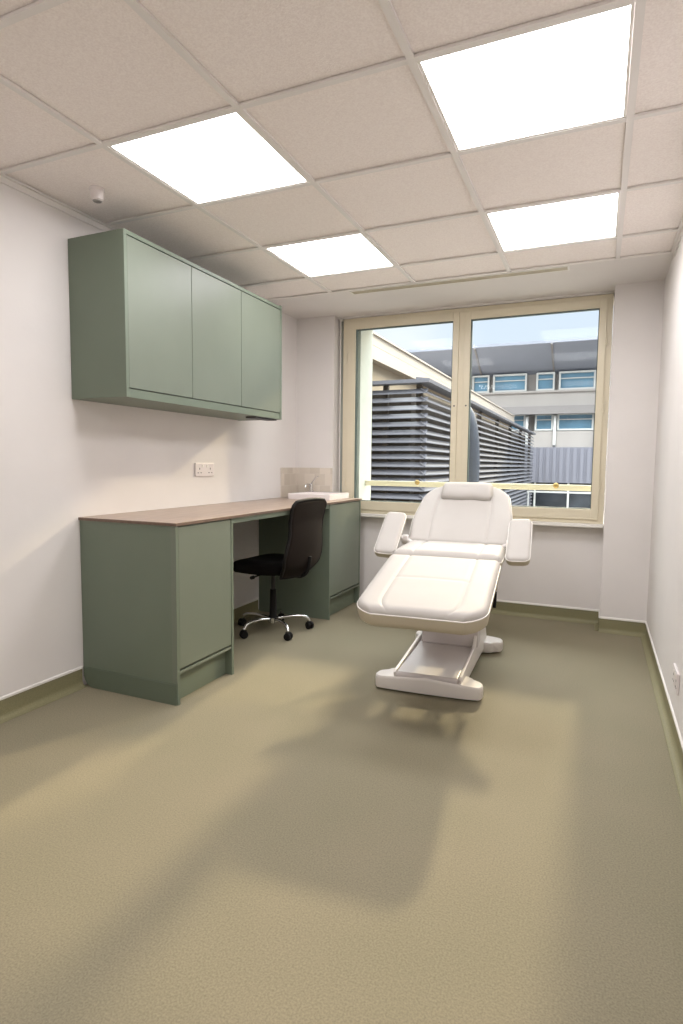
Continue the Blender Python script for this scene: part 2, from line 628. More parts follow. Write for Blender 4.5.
for (x0, x1, y0, y1) in lit_rows:
    if y0 < -1.0:
        continue
    L = x0 < 1
    if y0 > 1:
        lab = 'lit square ceiling panel nearest the window on the left, smallest of the four' if L else 'lit ceiling panel in front of the window head, right of the air grille end'
        lab = lab if L else 'lit square ceiling panel nearest the window on the right'
    elif y0 > -.5:
        lab = 'lit square ceiling panel nearest the smoke detector' if L else 'largest lit ceiling panel, cut by the top edge of the photo at right'
    else:
        continue
    make_light(x0, x1, y0, y1, lab)
# two unseen panels added behind the camera to brighten the desk end panel
make_light(0, TX, -2.4, -1.8, 'added unseen lit square ceiling panel behind the viewer, on the cabinet side')
make_light(2 * TX, 3 * TX, -2.4, -1.8, 'added unseen lit square ceiling panel behind the viewer, on the right wall side')

# air grille in the plaster strip
t = empty('air_grille', 'long slim slotted air grille set in the ceiling above the window', 'vent', (0.885, 2.222, H))
bm = frame_bm(-.745, .745, -.040, .040, 0, 1, .010)
bm.free()
bm = bmesh.new()
box(bm, -.745, .745, -.042, -.032, -.005, 0); box(bm, -.745, .745, .032, .042, -.005, 0)
box(bm, -.745, -.735, -.032, .032, -.005, 0); box(bm, .735, .745, -.032, .032, -.005, 0)
obj('grille_frame', bm, TRIM, t)
bm = bmesh.new()
box(bm, -.735, .735, -.032, .032, -.0008, 0)
obj('slot_backing', bm, GAPM, t)
for y in (-.020, 0, .020):
    bm = bmesh.new()
    box(bm, -.735, .735, y - .0030, y + .0030, -.006, -.0008)
    obj('slat', bm, CREAM, t)

# smoke detector
t = empty('smoke_detector', 'small round white smoke detector on the ceiling tile above the wall cabinet', 'smoke detector', (-0.325, 0.285, H + .008))
bm = bmesh.new()
lathe(bm, [(.034, 0), (.034, -.010), (.030, -.014), (.0285, -.040), (.026, -.052), (.021, -.055)], 32)
obj('body', bm, PLAST, t, smooth='yes')
bm = bmesh.new()
lathe(bm, [(.020, -.055), (.018, -.059), (.004, -.061)], 24)
obj('sensor_cap', bm, mat('grey_sensor', (150, 146, 142), .5), t, smooth='yes')

# ------------------------------------------------------------------ base cabinets
XF = 0.014
TOPZ = 0.884
def base_cabinet(y0, y1, label, near):
    t = empty('base_cabinet', label, 'cabinet', (0, y0, 0))
    W = y1 - y0
    x0 = XL + .002
    # carcass with end panels that run to the floor, recessed plinth between them
    bm = bmesh.new()
    if near:
        end = [(XF, 0), (XF, TOPZ), (x0, TOPZ), (x0, .085)]
        end += [(x0 + .06 - .06 * math.cos(PI / 2 * k / 6), .07 - .07 * math.sin(PI / 2 * k / 6)) for k in range(7)]
        prism(bm, end, 'y', 0, .019)
    else:
        box(bm, x0, XF, 0, .019, 0, TOPZ)
    box(bm, x0, XF, W - .019, W, 0, TOPZ)
    box(bm, x0, XF - .024, .019, W - .019, .155, TOPZ)
    obj('carcass', bm, GREEN, t, bevel=.0012)
    bm = bmesh.new()
    box(bm, x0, XF - .045, .019, W - .019, 0, .155)
    obj('plinth', bm, GREEN, t)
    bm = bmesh.new()
    box(bm, XF - .024, XF - .003, .019, W - .019, .150, .164)
    obj('bottom_rail', bm, DOORG, t, bevel=.002)
    d = obj('door', bx(XF - .0225, XF - .002, .0225, W - .0225, .176, TOPZ - .004), DOORG, t, bevel=.0015)
    bm = bmesh.new()
    box(bm, XF - .0235, XF - .0225, .019, W - .019, .164, TOPZ)
    obj('door_gap', bm, GAPM, t)
    if near:
        # coved vinyl lapped up the end panel, rounded at the wall end
        bm = bmesh.new()
        pts = [(x0 + .02, .103), (XF - .006, .103), (XF - .006, 0.0)]
        pts += [(x0 + .075, 0.0)]
        for k in range(1, 7):
            a = PI / 2 * k / 6
            pts.append((x0 + .075 - .07 * math.sin(a), .07 - .07 * math.cos(a)))
        pts.append((x0 + .005, .103))
        pts = pts[1:]
        prism(bm, pts, 'y', -.006, -.0004)
        prism(bm, [(x0 + .005, .103), (XF - .006, .103), (XF - .006, .108), (x0 + .005, .108)], 'y', -.0035, -.0004)
        obj('coved_skirt', bm, GSKIRT, t, bevel=.002)
        bm = bmesh.new()
        box(bm, XF - .030, XF + .0, -.0015, 0.0, .110, TOPZ - .002)
        obj('edge_strip', bm, DOORG, t)
    return t
base_cabinet(0.392, 0.875, 'green base cabinet at the near end of the desk with scuffed end panel', True)
base_cabinet(2.150, 2.775, 'green base cabinet under the sink at the window end of the desk', False)
# apron rail beneath the open part of the worktop
tag(obj('desk_rail', bx(XF - .024, XF - .004, .876, 2.149, TOPZ - .030, TOPZ), GREEN, bevel=.0015), 'narrow green rail under the worktop edge above the black chair', 'rail')
# worktop
t = empty('worktop', 'long brown wood-effect worktop running along the left wall over both base cabinets', 'worktop', (0, .386, TOPZ))
obj('top_board', bx(XL + .001, XF + .006, 0, 2.393, .0002, .016), WOOD, t, bevel=.0012)
bm = bmesh.new()
box(bm, XF + .0062, XF + .0078, 0, 2.393, .001, .015)
box(bm, XL + .001, XF + .0078, -.0016, 0, .001, .015)
obj('edge_banding', bm, EDGE, t)

# splashback tiles
bm = bmesh.new()
box(bm, XL + .0005, XL + .008, 2.50, YPL - .0005, TOPZ + .0165, 1.152)
box(bm, XL + .008, XPL - .004, YPL - .008, YPL - .0005, TOPZ + .0165, 1.152)
tag(obj('splashback', bm, SPLASH), 'beige square wall tiles in the corner behind the sink', 'splashback')

# sink: ceramic tray with bowl
t = empty('sink', 'white ceramic sink block set on the far end of the worktop', 'sink', (-0.275, 2.56, TOPZ + .0165))
def rrect(hx, hy, r, k=6):
    out = []
    for cx, cy, a0 in ((hx - r, hy - r, 0), (-hx + r, hy - r, PI / 2), (-hx + r, -hy + r, PI), (hx - r, -hy + r, 3 * PI / 2)):
        for i in range(k + 1):
            a = a0 + PI / 2 * i / k
            out.append((cx + r * math.cos(a), cy + r * math.sin(a)))
    return out
bm = bmesh.new()
secs = [(.186, .198, .008, 0), (.190, .200, .010, .036), (.190, .200, .010, .042), (.184, .194, .010, .046), (.168, .150, .05, .044), (.155, .138, .05, .016), (.10, .09, .05, .006)]
rings = []
for hx, hy, r, z in secs:
    rings.append([bm.verts.new((x, y - (.03 if r == .05 else 0), z)) for x, y in rrect(hx, hy, r)])
for a, b in zip(rings, rings[1:]):
    n = len(a)
    for i in range(n):
        bm.faces.new((a[i], a[(i + 1) % n], b[(i + 1) % n], b[i]))
bm.faces.new(rings[0][::-1]); bm.faces.new(rings[-1])
obj('basin', bm, CERAM, t, smooth='yes')
bm = bmesh.new(); lathe(bm, [(.02, .0062), (.02, .009), (.012, .009)], 20)
obj('drain', bm, STEEL, t, smooth='yes')
t = empty('mixer_tap', 'chrome lever tap behind the sink in front of the beige tiles', 'tap', (-0.43, 2.722, TOPZ + .0165 + .0462))
bm = bmesh.new(); lathe(bm, [(.022, 0), (.022, .006), (.016, .012), (.015, .06), (.017, .066), (.010, .074)], 24)
obj('tap_body', bm, STEEL, t, smooth='yes')
bm = bmesh.new(); tube(bm, smooth_path([(0, -.005, .045), (0, -.05, .062), (0, -.095, .060), (0, -.11, .040)]), .009, 12)
obj('spout', bm, STEEL, t, smooth='yes')
bm = bmesh.new(); tube(bm, smooth_path([(0, 0, .070), (.02, -.01, .088), (.055, -.028, .118), (.088, -.04, .135)]), .005, 10)
obj('lever', bm, STEEL, t, smooth='yes')

# ------------------------------------------------------------------ wall cabinet
t = empty('wall_cabinet', 'long green wall cabinet with three plain doors hung high on the left wall', 'cabinet', (0, .364, 1.503))
XC = -0.247
CW, CH = 1.514, .786
bm = bmesh.new()
x0 = XL + .002
box(bm, x0, XC, 0, .020, 0, CH)
box(bm, x0, XC, CW - .020, CW, -.002, CH + .008)
box(bm, x0, XC, .020, CW - .020, CH - .020, CH)
box(bm, x0, XC - .024, .020, CW - .020, .016, CH - .020)
obj('carcass', bm, GREEN, t, bevel=.0012)
bm = bmesh.new()
box(bm, x0, XC - .006, .020, CW - .020, 0, .016)
box(bm, XC - .022, XC - .006, .020, CW - .020, .016, .042)
obj('bottom_board', bm, GREEN, t)
dy = [(.0225, .506), (.510, .998), (1.002, CW - .0225)]
for a, b in dy:
    obj('door', bx(XC - .022, XC - .002, a, b, .046, CH - .024), DOORG, t, bevel=.0015)
bm = bmesh.new()
box(bm, XC - .0235, XC - .0222, .020, CW - .020, .042, CH - .020)
obj('door_gap', bm, GAPM, t)
bm = bmesh.new()
box(bm, XC - .11, XC - .03, CW - .30, CW - .022, -.010, -.0005)  # dark strip standing in for the shadow gap under the cabinet end
obj('underside_shade', bm, DARKP, t)

# ------------------------------------------------------------------ sockets
def socket(loc, rz, label, wide=1.4):
    t = empty('power_socket', label, 'socket', loc, rz)
    t.scale = (wide, 1, 1.06)
    # local: plate in x (width) z (height), facing -y
    bm = bmesh.new(); box(bm, -.073, .073, -.010, 0, -.043, .043)
    obj('plate', bm, PLAST, t, bevel=.003)
    for s in (-1, 1):
        bm = bmesh.new()
        box(bm, s * .018 - .006, s * .018 + .006, -.0125, -.0098, .014, .032)
        obj('switch', bm, TRIM, t, bevel=.001)
        for px, pz, w, h in ((s * .042, .006, .0025, .0055), (s * .042 - .011, -.020, .005, .0022), (s * .042 + .011, -.020, .005, .0022)):
            bm = bmesh.new(); box(bm, px - w, px + w, -.0106, -.0099, pz - h, pz + h)
            obj('pin_slot', bm, DARKP, t)
    return t
socket((XL + .0005, 1.448, 1.141), PI / 2, 'white double power socket on the left wall above the worktop')
socket((XR - .0005, 1.010, .275), -PI / 2, 'white double power socket low on the right wall', 1.1)

# ------------------------------------------------------------------ treatment chair
def pad_bm(Wf, y0, y1, t, r=.022, useams=(), vseams=(), puff=.008, sag=None, n=30, m=36, M=None, seam_d=.006):
    def spaced(a, b, k, extra, e):
        s = [a + (b - a) * (.5 - .5 * math.cos(PI * i / k)) for i in range(k + 1)]
        for x in extra:
            s += [x - e, x, x + e]
        return sorted(set(round(v, 6) for v in s))
    us = spaced(-1, 1, n, useams, .035)
    vs_ = spaced(y0, y1, m, vseams, .010)
    bm = bmesh.new()
    grid = []
    for y in vs_:
        W = Wf(y)
        row = []
        for u in us:
            x = u * W
            d = min((1 - abs(u)) * W, y - y0, y1 - y)
            q = min(max(d / r, 0), 1)
            z = t - r * (1 - math.sqrt(max(0, 1 - (1 - q) ** 2)))
            yy = (y - y0) / (y1 - y0)
            z += puff * (1 - u * u) * 4 * yy * (1 - yy)
            for su in useams:
                z -= seam_d * math.exp(-(((u - su) * W) / .007) ** 2) * min(1, d / .03)
            for sv in vseams:
                z -= seam_d * .6 * math.exp(-((y - sv) / .007) ** 2) * (1 if abs(u) < .62 else 0)
            p = Vector((x, y, z))
            row.append(bm.verts.new(p))
        grid.append(row)
    for a, b in zip(grid, grid[1:]):
        for i in range(len(us) - 1):
            bm.faces.new((a[i], a[i + 1], b[i + 1], b[i]))
    loop = grid[0][:] + [row[-1] for row in grid[1:-1]] + grid[-1][::-1] + [row[0] for row in grid[1:-1]][::-1]
    cx = Vector((0, (y0 + y1) / 2, 0))
    def ring(inset, z):
        out = []
        for v in loop:
            c = v.co
            k = Vector((c.x, c.y, 0)) - cx
            k2 = k * (1 - inset / max(k.length, .01))
            out.append(bm.verts.new((k2.x + cx.x, k2.y + cx.y, z)))
        return out
    outline = [v.co.copy() for v in loop]
    R1 = ring(0, t * .35); R2 = ring(.006, t * .12); R3 = ring(.02, 0)
    prev = loop
    for R in (R1, R2, R3):
        k = len(loop)
        for i in range(k):
            f = bm.faces.new((prev[i], prev[(i + 1) % k], R[(i + 1) % k], R[i]))
            f.material_index = 1
        prev = R
    f = bm.faces.new(R3); f.material_index = 1
    if M:
        bmesh.ops.transform(bm, matrix=M, verts=bm.verts)
        outline = [M @ p for p in outline]
    return bm, outline


def piping(outline, parent, up, m=None):
    # even out the outline before sweeping the piping along it
    P = [outline[0]]
    for p in outline[1:]:
        if (p - P[-1]).length > .008:
            P.append(p)
    if (P[0] - P[-1]).length < .008:
        P.pop()
    bm = bmesh.new()
    tube(bm, [p + up * .002 for p in P], .0035, 6, closed=True)
    return obj('piping', bm, m or TRIM, parent, smooth='all')


tr = empty('treatment_chair', 'white padded treatment couch with raised back and head pillow in front of the window', 'treatment chair', (1.088, 1.53, 0), math.radians(4.5))

def rounded_w(w, y0, y1, r0, r1, w1=None):
    w1 = w if w1 is None else w1
    def f(y):
        W = w + (w1 - w) * (y - y0) / (y1 - y0)
        if y - y0 < r0:
            q = r0 - (y - y0)
            W -= r0 - math.sqrt(max(0, r0 * r0 - q * q))
        if y1 - y < r1:
            q = r1 - (y1 - y)
            W -= r1 - math.sqrt(max(0, r1 * r1 - q * q))
        return W
    return f

# leg section, hinged at the seat front and sloping to the foot
ang = math.radians(10.6)
Mleg = Matrix.Translation((0, -.276, .608)) @ Matrix.Rotation(ang, 4, 'X')
bm, ol = pad_bm(rounded_w(.292, -.735, 0, .135, .03, .298), -.728, 0, .098, .034, (-.60, .60), (-.36,), .010, M=Mleg)
leg = obj('leg_cushion', bm, [VINYLW, VINYLS], tr, smooth='yes')
piping(ol, leg, Mleg.to_3x3() @ Vector((0, 0, 1)))
# seat
Ms = Matrix.Translation((0, -.262, .628))
bm, ol = pad_bm(rounded_w(.298, 0, .47, .03, .03), 0, .47, .090, .040, (-.60, .60), (), .010, M=Ms)
seat = obj('seat_cushion', bm, [VINYLW, VINYLS], tr, smooth='yes')
piping(ol, seat, Vector((0, 0, -.5)))
# back
aB = math.radians(30.5)
Mb = Matrix.Translation((0, .195, .655)) @ Matrix.Rotation(aB, 4, 'X')
def wback(y):
    W = .300
    y1 = .645
    if y < .22:
        W = .300 + .016 * y / .22
    else:
        W = .316 - .050 * ((y - .22) / (y1 - .22)) ** 1.3
    r1 = .15
    if y1 - y < r1:
        q = r1 - (y1 - y)
        W -= r1 - math.sqrt(max(0, r1 * r1 - q * q))
    if y < .02:
        q = .02 - y
        W -= .02 - math.sqrt(max(0, .02 ** 2 - q * q))
    return W
bm, ol = pad_bm(wback, 0, .645, .080, .022, (-.58, .58), (), .012, M=Mb)
back = obj('back_cushion', bm, [VINYLW, VINYLS], tr, smooth='yes')
piping(ol, back, Mb.to_3x3() @ Vector((0, 0, 1)))
# head pillow : soft bolster
bm = bmesh.new()
n, m_ = 28, 20
rows = []
for j in range(n + 1):
    x = -.165 + .33 * j / n
    e = abs(x) / .165
    k = (1 - e ** 8) ** .35 if e < 1 else 0.0
    k = max(k, .30)
    row = []
    for i in range(m_):
        a = 2 * PI * i / m_
        c, s = math.cos(a), math.sin(a)
        yy = .082 * math.copysign(abs(c) ** .75, c) * (k * .25 + .75)
        zz = .042 * math.copysign(abs(s) ** .8, s) * k
        row.append(bm.verts.new((x, yy + .004 * math.sin(x * 40) * (1 if c < 0 else 0), zz)))
    rows.append(row)
for a, b in zip(rows, rows[1:]):
    for i in range(m_):
        bm.faces.new((a[i], a[(i + 1) % m_], b[(i + 1) % m_], b[i]))
bm.faces.new(rows[0][::-1]); bm.faces.new(rows[-1])
bmesh.ops.transform(bm, matrix=Mb @ Matrix.Translation((0.004, .525, .104)) @ Matrix.Rotation(math.radians(4), 4, 'X'), verts=bm.verts)
pl = obj('head_pillow', bm, VINYLW, tr, smooth='yes')

# armrests
for s in (-1, 1):
    Ma = Matrix.Translation((.375 if s > 0 else -.385, -.085, .630)) @ Matrix.Rotation(math.radians(31 if s > 0 else 34), 4, 'X') @ Matrix.Rotation(math.radians(-3 * s), 4, 'Y')
    L_ = .385
    bm, ol = pad_bm(rounded_w(.064, 0, L_, .035, .035, .064), 0, L_, .060, .018, (), (), .004, n=14, m=20, M=Ma)
    ar = obj('armrest', bm, [VINYLW, VINYLS], tr, smooth='yes')
    piping(ol, ar, Ma.to_3x3() @ Vector((0, 0, 1)))
    bm = bmesh.new()
    tube(bm, [(s * .385, .10, .722), (s * .35, .14, .74), (s * .27, .17, .70)], .016, 12)
    lathe(bm, [(.026, -.02), (.030, -.012), (.030, .012), (.026, .02)], 20, Matrix.Translation((s * .315, .16, .722)) @ Matrix.Rotation(PI / 2, 4, 'Y'))
    obj('armrest_hinge', bm, METW, tr, smooth='yes')

# under-frame
bm = bmesh.new()
box(bm, -.21, .21, -.25, .19, .592, .627)
box(bm, -.18, -.15, -.88, -.25, .560, .585)
box(bm, .15, .18, -.88, -.25, .560, .585)
for f in bm.verts:
    if f.co.y < -.4 and f.co.z < .59:
        f.co.z -= .10
box(bm, -.16, .16, -.12, .12, .53, .592)
obj('seat_frame', bm, METW, tr, bevel=.004)
bm = bmesh.new()
prism(bm, [(.19, .60), (.80, .995), (.80, .965), (.19, .565)], 'x', -.20, -.17)
prism(bm, [(.19, .60), (.80, .995), (.80, .965), (.19, .565)], 'x', .17, .20)
obj('back_frame', bm, METW, tr, bevel=.003)
# side bracket plate seen below the seat on the right
bm = bmesh.new()
prism(bm, [(-.05, .60), (.17, .60), (.20, .565), (.15, .50), (.06, .455), (.00, .50)], 'x', .235, .262)
obj('side_bracket', bm, METG, tr, bevel=.006)
# lift column between base and frame
bm = bmesh.new()
prism(bm, [(-.02, .13), (.30, .13), (.26, .335), (.0, .335)], 'x', -.165, .165)
obj('lift_housing', bm, METG, tr, bevel=.01)
bm = bmesh.new()
for s in (-1, 1):
    prism(bm, [(.20, .30), (.26, .30), (.08, .575), (.02, .575)], 'x', s * .125 - .018, s * .125 + .018)
    prism(bm, [(.02, .30), (.07, .30), (.22, .575), (.17, .575)], 'x', s * .085 - .015, s * .085 + .015)
obj('lift_arm', bm, METW, tr, bevel=.005)
for x in (-.082, -.050):
    bm = bmesh.new(); 
    box(bm, x - .012, x + .012, -.0225, -.0165, .205, .228)
    obj('power_inlet', bm, mat('inlet_grey', (110, 100, 98), .6), tr, bevel=.002)
bm = bmesh.new()
tube(bm, smooth_path([(.225, .30, .60), (.228, .29, .50), (.232, .28, .40), (.23, .27, .31)]), .011, 10)
obj('gas_spring', bm, BLACKP, tr, smooth='yes')
# base beam with sloping cover
def shear(bm):
    for v in bm.verts:
        v.co.x += -.040 * (.385 - v.co.y) / .84
bm = bmesh.new()
prism(bm, [(-.50, .062), (-.50, .098), (-.485, .108), (.36, .150), (.40, .140), (.42, .07), (.42, .062)], 'x', -.160, .160)
shear(bm)
obj('base_cover', bm, METG, tr, bevel=.008, seg=3)
for s in (-1, 1):
    RH = .225 if s > 0 else .160
    bm = bmesh.new()
    prism(bm, [(-.46, .035), (-.49, .100), (-.47, .112), (-.10, .146), (.02, RH), (.10, RH), (.36, .155), (.40, .09), (.40, .035)], 'x', s * .1615 if s > 0 else s * .1615 - .016, s * .1615 + .016 if s > 0 else s * .1615)
    shear(bm)
    obj('side_rail', bm, METW, tr, bevel=.004)
# foot bars: flared ends, rounded tips
def footbar(y, sgn, wx, xo=0.0):
    pts = []
    # outline in plan (x, y), tips swept away from the centre
    def half(side):
        return []
    top = [(-wx, .0), (-wx + .012, .042), (-wx + .05, .066), (-.17, .10), (.17, .10), (wx - .05, .066), (wx - .012, .042), (wx, .0)]
    bot = [(wx - .006, -.030), (wx - .045, -.052), (.0, -.060), (-wx + .045, -.052), (-wx + .006, -.030)]
    P = smooth_path(top, 4) + smooth_path(bot, 4)
    if sgn < 0:
        P = [(p.x, p.y) for p in P] if hasattr(P[0], 'x') else P
    out = [(p[0], y - sgn * p[1] * -1 if False else y + sgn * p[1]) for p in P]
    bm = bmesh.new()
    secs = [(.96, .012), (1.0, .020), (1.0, .058), (.985, .068), (.90, .074)]
    rings = []
    for k, z in secs:
        rings.append([bm.verts.new((xo + px * (1 - (1 - k) * .25), y + (py - y) * k, z + (.022 * max(0, 1 - abs(px) / wx) if z > .05 else 0))) for px, py in out])
    for a, b in zip(rings, rings[1:]):
        nn = len(a)
        for i in range(nn):
            bm.faces.new((a[i], a[(i + 1) % nn], b[(i + 1) % nn], b[i]))
    bm.faces.new(rings[0][::-1]); bm.faces.new(rings[-1])
    return bm
_sp = smooth_path
def smooth_path(pts, k=6):
    pts = [tuple(p) + (0,) * (3 - len(p)) for p in pts]
    return _sp(pts, k)
for y, sg, xo in ((-.452, 1, -.040), (.385, -1, .0)):
    fb = obj('foot_bar', footbar(y, sg, .283, xo), METW, tr, smooth='yes')
    for x in (-.235, .235):
        bm = bmesh.new(); lathe(bm, [(.018, 0), (.020, .003), (.020, .013), (.016, .016)], 16, Matrix.Translation((x + xo, y, 0)))
        obj('rubber_foot', bm, BLACKP, fb, smooth='yes')

# ------------------------------------------------------------------ office chair
oc = empty('office_chair', 'black armless swivel chair with mesh back tucked under the worktop', 'office chair', (-.225, 1.72, 0), math.radians(-5))
# local: backrest at +x, chair faces -x
bm = bmesh.new()
# seat: rounded super-ellipse pad with waterfall front
N, K = 40, 8
prof = [(.0, -.045), (.72, -.045), (.92, -.038), (1.0, -.010), (.99, .014), (.93, .030), (.80, .040), (.55, .040), (.28, .036)]
rings = []
for rr, z in prof[1:]:
    ring = []
    for i in range(N):
        a = 2 * PI * i / N
        c, s = math.cos(a), math.sin(a)
        e = 2 / 3.0
        x = -.025 + .245 * math.copysign(abs(c) ** e, c) * rr
        y = .235 * math.copysign(abs(s) ** e, s) * rr * (1.0 - .10 * max(0, c))
        zz = .475 + z - .020 * max(0, -(x + .10) / .165) ** 2 + .012 * (abs(y) / .225) ** 2 * (1 if z > 0 else 0)
        ring.append(bm.verts.new((x, y, zz)))
    rings.append(ring)
for a, b in zip(rings, rings[1:]):
    for i in range(N):
        bm.faces.new((a[i], a[(i + 1) % N], b[(i + 1) % N], b[i]))
bm.faces.new(rings[0][::-1]); bm.faces.new(rings[-1])
obj('seat', bm, BLACKF, oc, smooth='yes')
# backrest shell
def backpt(s, t):
    # half width along the height: broad hip, waist, wide shoulders
    if t < .25:
        w = .170 + (.228 - .170) * math.sin(t / .25 * PI / 2)
    elif t < .62:
        q = (t - .25) / .37
        w = .228 - .030 * (.5 - .5 * math.cos(PI * q))
    else:
        q = (t - .62) / .38
        w = .198 + .012 * math.sin(q * PI / 2)
    if t > .93:
        w -= .035 * ((t - .93) / .07) ** 2
    y = s * w
    x = .272 + .050 * math.sin(t * PI * .9) * .6 - .050 * s * s * (1 - .75 * t)
    x += .035 * max(0, t - .72) / .28 * 1.1 + .025 * max(0, .15 - t) / .15 * -1.6
    z = .425 + .525 * t - .012 * s * s * (1 if t > .9 else 0)
    return Vector((x, y, z))
bm = bmesh.new()
nt, ns = 24, 14
G1 = [[bm.verts.new(backpt(-1 + 2 * i / ns, j / nt)) for i in range(ns + 1)] for j in range(nt + 1)]
for a, b in zip(G1, G1[1:]):
    for i in range(ns):
        bm.faces.new((a[i], a[i + 1], b[i + 1], b[i]))
bk = obj('backrest', bm, BLACKM, oc, smooth='all')
sm = bk.modifiers.new('thickness', 'SOLIDIFY'); sm.thickness = .014; sm.offset = 0
edge = [backpt(-1, j / nt) for j in range(nt + 1)] + [backpt(-1 + 2 * i / ns, 1) for i in range(1, ns + 1)] + [backpt(1, j / nt) for j in range(nt - 1, -1, -1)] + [backpt(1 - 2 * i / ns, 0) for i in range(1, ns)]
bm = bmesh.new(); tube(bm, edge, .011, 8, closed=True)
obj('back_frame', bm, BLACKP, oc, smooth='all')
bm = bmesh.new()
tube(bm, _sp([(.06, 0, .425), (.20, 0, .412), (.26, 0, .43), (.294, 0, .48), (.304, 0, .56)]), .013, 10)
box(bm, -.08, .10, -.07, .07, .415, .446)
obj('tilt_mechanism', bm, BLACKP, oc, smooth='yes')
bm = bmesh.new(); tube(bm, _sp([(-.01, -.05, .425), (-.02, -.13, .420), (-.03, -.19, .412)]), .006, 8)
lathe(bm, [(.006, 0), (.014, .01), (.012, .035), (.004, .045)], 12, Matrix.Translation((-.03, -.18, .413)) @ Matrix.Rotation(PI / 2, 4, 'X'))
obj('height_lever', bm, BLACKP, oc, smooth='yes')
bm = bmesh.new(); lathe(bm, [(.014, .24), (.014, .42)], 20)
obj('gas_lift', bm, DARKP, oc, smooth='yes')
bm = bmesh.new(); lathe(bm, [(.034, .085), (.036, .10), (.027, .115), (.025, .20), (.022, .30), (.016, .302)], 24)
obj('column_cover', bm, BLACKP, oc, smooth='yes')
bm = bmesh.new(); lathe(bm, [(.030, .060), (.040, .065), (.040, .098), (.030, .104)], 24)
obj('hub', bm, STEEL, oc, smooth='yes')
for k in range(5):
    a = math.radians(-72 + 72 * k + OFF) if False else math.radians(5 - 37 + 72 * k)
    c, s = math.cos(a), math.sin(a)
    P = _sp([(.03, 0, .088), (.10, 0, .098), (.18, 0, .100), (.235, 0, .088), (.262, 0, .055)], 6)
    bm = bmesh.new()
    tube(bm, [Vector((p.x * c, p.x * s, p.z)) for p in P], .012, 10)
    lg = obj('base_leg', bm, STEEL, oc, smooth='all')
    bm = bmesh.new()
    T = Matrix.Translation((.262 * c, .262 * s, 0)) @ Matrix.Rotation(a + .7 + k * 1.3, 4, 'Z')
    for w in (-1, 1):
        lathe(bm, [(.014, -.009), (.025, -.008), (.027, 0), (.025, .008), (.014, .009)], 20, T @ Matrix.Translation((0, w * .014, .027)) @ Matrix.Rotation(PI / 2, 4, 'X'))
    lathe(bm, [(.018, .030), (.023, .038), (.020, .054), (.008, .060)], 16, T)
    obj('caster', bm, BLACKP, lg, smooth='yes')

# ------------------------------------------------------------------ outside
struct('ground', bx(-40, 30, YO + .02, 60, -.80, -.60), GRND)
# white rail across the outside of the window
t = empty('guard_rail', 'cream horizontal guard rail across the outside of the window', 'rail', (0, 3.08, 0))
obj('bar', bx(-.064, 1.90, -.012, .012, .998, 1.044), mat('rail_paint', (214, 206, 180), .4), t, bevel=.004)
for x in (.42, 1.55):
    bm = bmesh.new()
    lathe(bm, [(.022, 0), (.018, .006), (.006, .012)], 16, Matrix.Translation((x, -.012, 1.036)) @ Matrix.Rotation(PI / 2, 4, 'X'))
    obj('fixing', bm, mat('brass', (176, 150, 96), .4, .6), t, smooth='yes')

# louvred plant enclosure
PX1, PY0, PY1, PZT = -0.316, 6.0, 20.5, 2.30
t = empty('plant_enclosure', 'large rooftop enclosure of grey horizontal louvres behind the left window pane', 'enclosure', (PX1, PY0, -.6))
def loc(bm):
    bmesh.ops.translate(bm, vec=(-PX1, -PY0, .6), verts=bm.verts)
    return bm
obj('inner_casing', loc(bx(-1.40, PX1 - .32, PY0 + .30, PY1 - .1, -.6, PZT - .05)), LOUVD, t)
bm = bmesh.new()
pitch_ = .112
z = PZT - .10
k = 0
while z > -.5:
    prism(bm, [(PY0 + .02, z - .040), (PY0 + .02, z - .028), (PY0 + .10, z + .032), (PY0 + .10, z + .020)], 'x', -1.40, PX1 - .02)
    z -= pitch_
obj('front_louvres', loc(bm), LOUV, t)
bm = bmesh.new()
z = PZT - .10
while z > -.5:
    prism(bm, [(PX1 - .02, z - .040), (PX1 - .02, z - .028), (PX1 - .10, z + .032), (PX1 - .10, z + .020)], 'y', PY0 + .02, PY1)
    z -= pitch_
obj('side_louvres', loc(bm), LOUV, t)
bm = bmesh.new()
prism(bm, [(PX1 + .03, PZT), (PX1 + .03, PZT + .05), (PX1 - .16, PZT + .075), (PX1 - .16, PZT)], 'y', PY0 - .03, PY1)
obj('side_coping', loc(bm), LOUV, t)
bm = bmesh.new()
prism(bm, [(PY0 - .03, PZT), (PY0 - .03, PZT + .05), (PY0 + .16, PZT + .075), (PY0 + .16, PZT)], 'x', -1.40, PX1 - .16)
obj('front_coping', loc(bm), LOUV, t)
for y in (PY0 + .13, 8.3, 10.6, 12.9, 15.2, 17.5, 20.2):
    obj('louvre_post', loc(bx(PX1 - .20, PX1 - .12, y, y + .07, -.6, PZT)), LOUVD, t)
for x in (-1.0,):
    obj('louvre_post', loc(bx(x + 0, x + .07, PY0 + .12, PY0 + .19, -.6, PZT)), LOUVD, t)

# cream clad building behind it
t = empty('clad_building', 'cream clad flat roofed building rising behind the louvred enclosure', 'building', (-1.316, 5.0, -.6))
def loc2(bm):
    bmesh.ops.translate(bm, vec=(1.316, -5.0, .6), verts=bm.verts)
    return bm
obj('wall', loc2(bx(-5.5, -1.46, 5.2, 22.4, -.6, 2.80)), RENDER, t)
bm = bmesh.new()
box(bm, -5.5, -1.316, 5.0, 22.5, 2.76, 2.96)
box(bm, -5.5, -1.322, 5.0, 22.5, 2.968, 3.12)
box(bm, -5.5, -1.36, 5.0, 22.5, 2.96, 2.968)
obj('parapet_cladding', loc2(bm), CLAD, t)
bm = bmesh.new()
box(bm, -5.5, -1.29, 4.98, 22.52, 3.12, 3.15)
obj('parapet_coping', loc2(bm), CLAD, t)

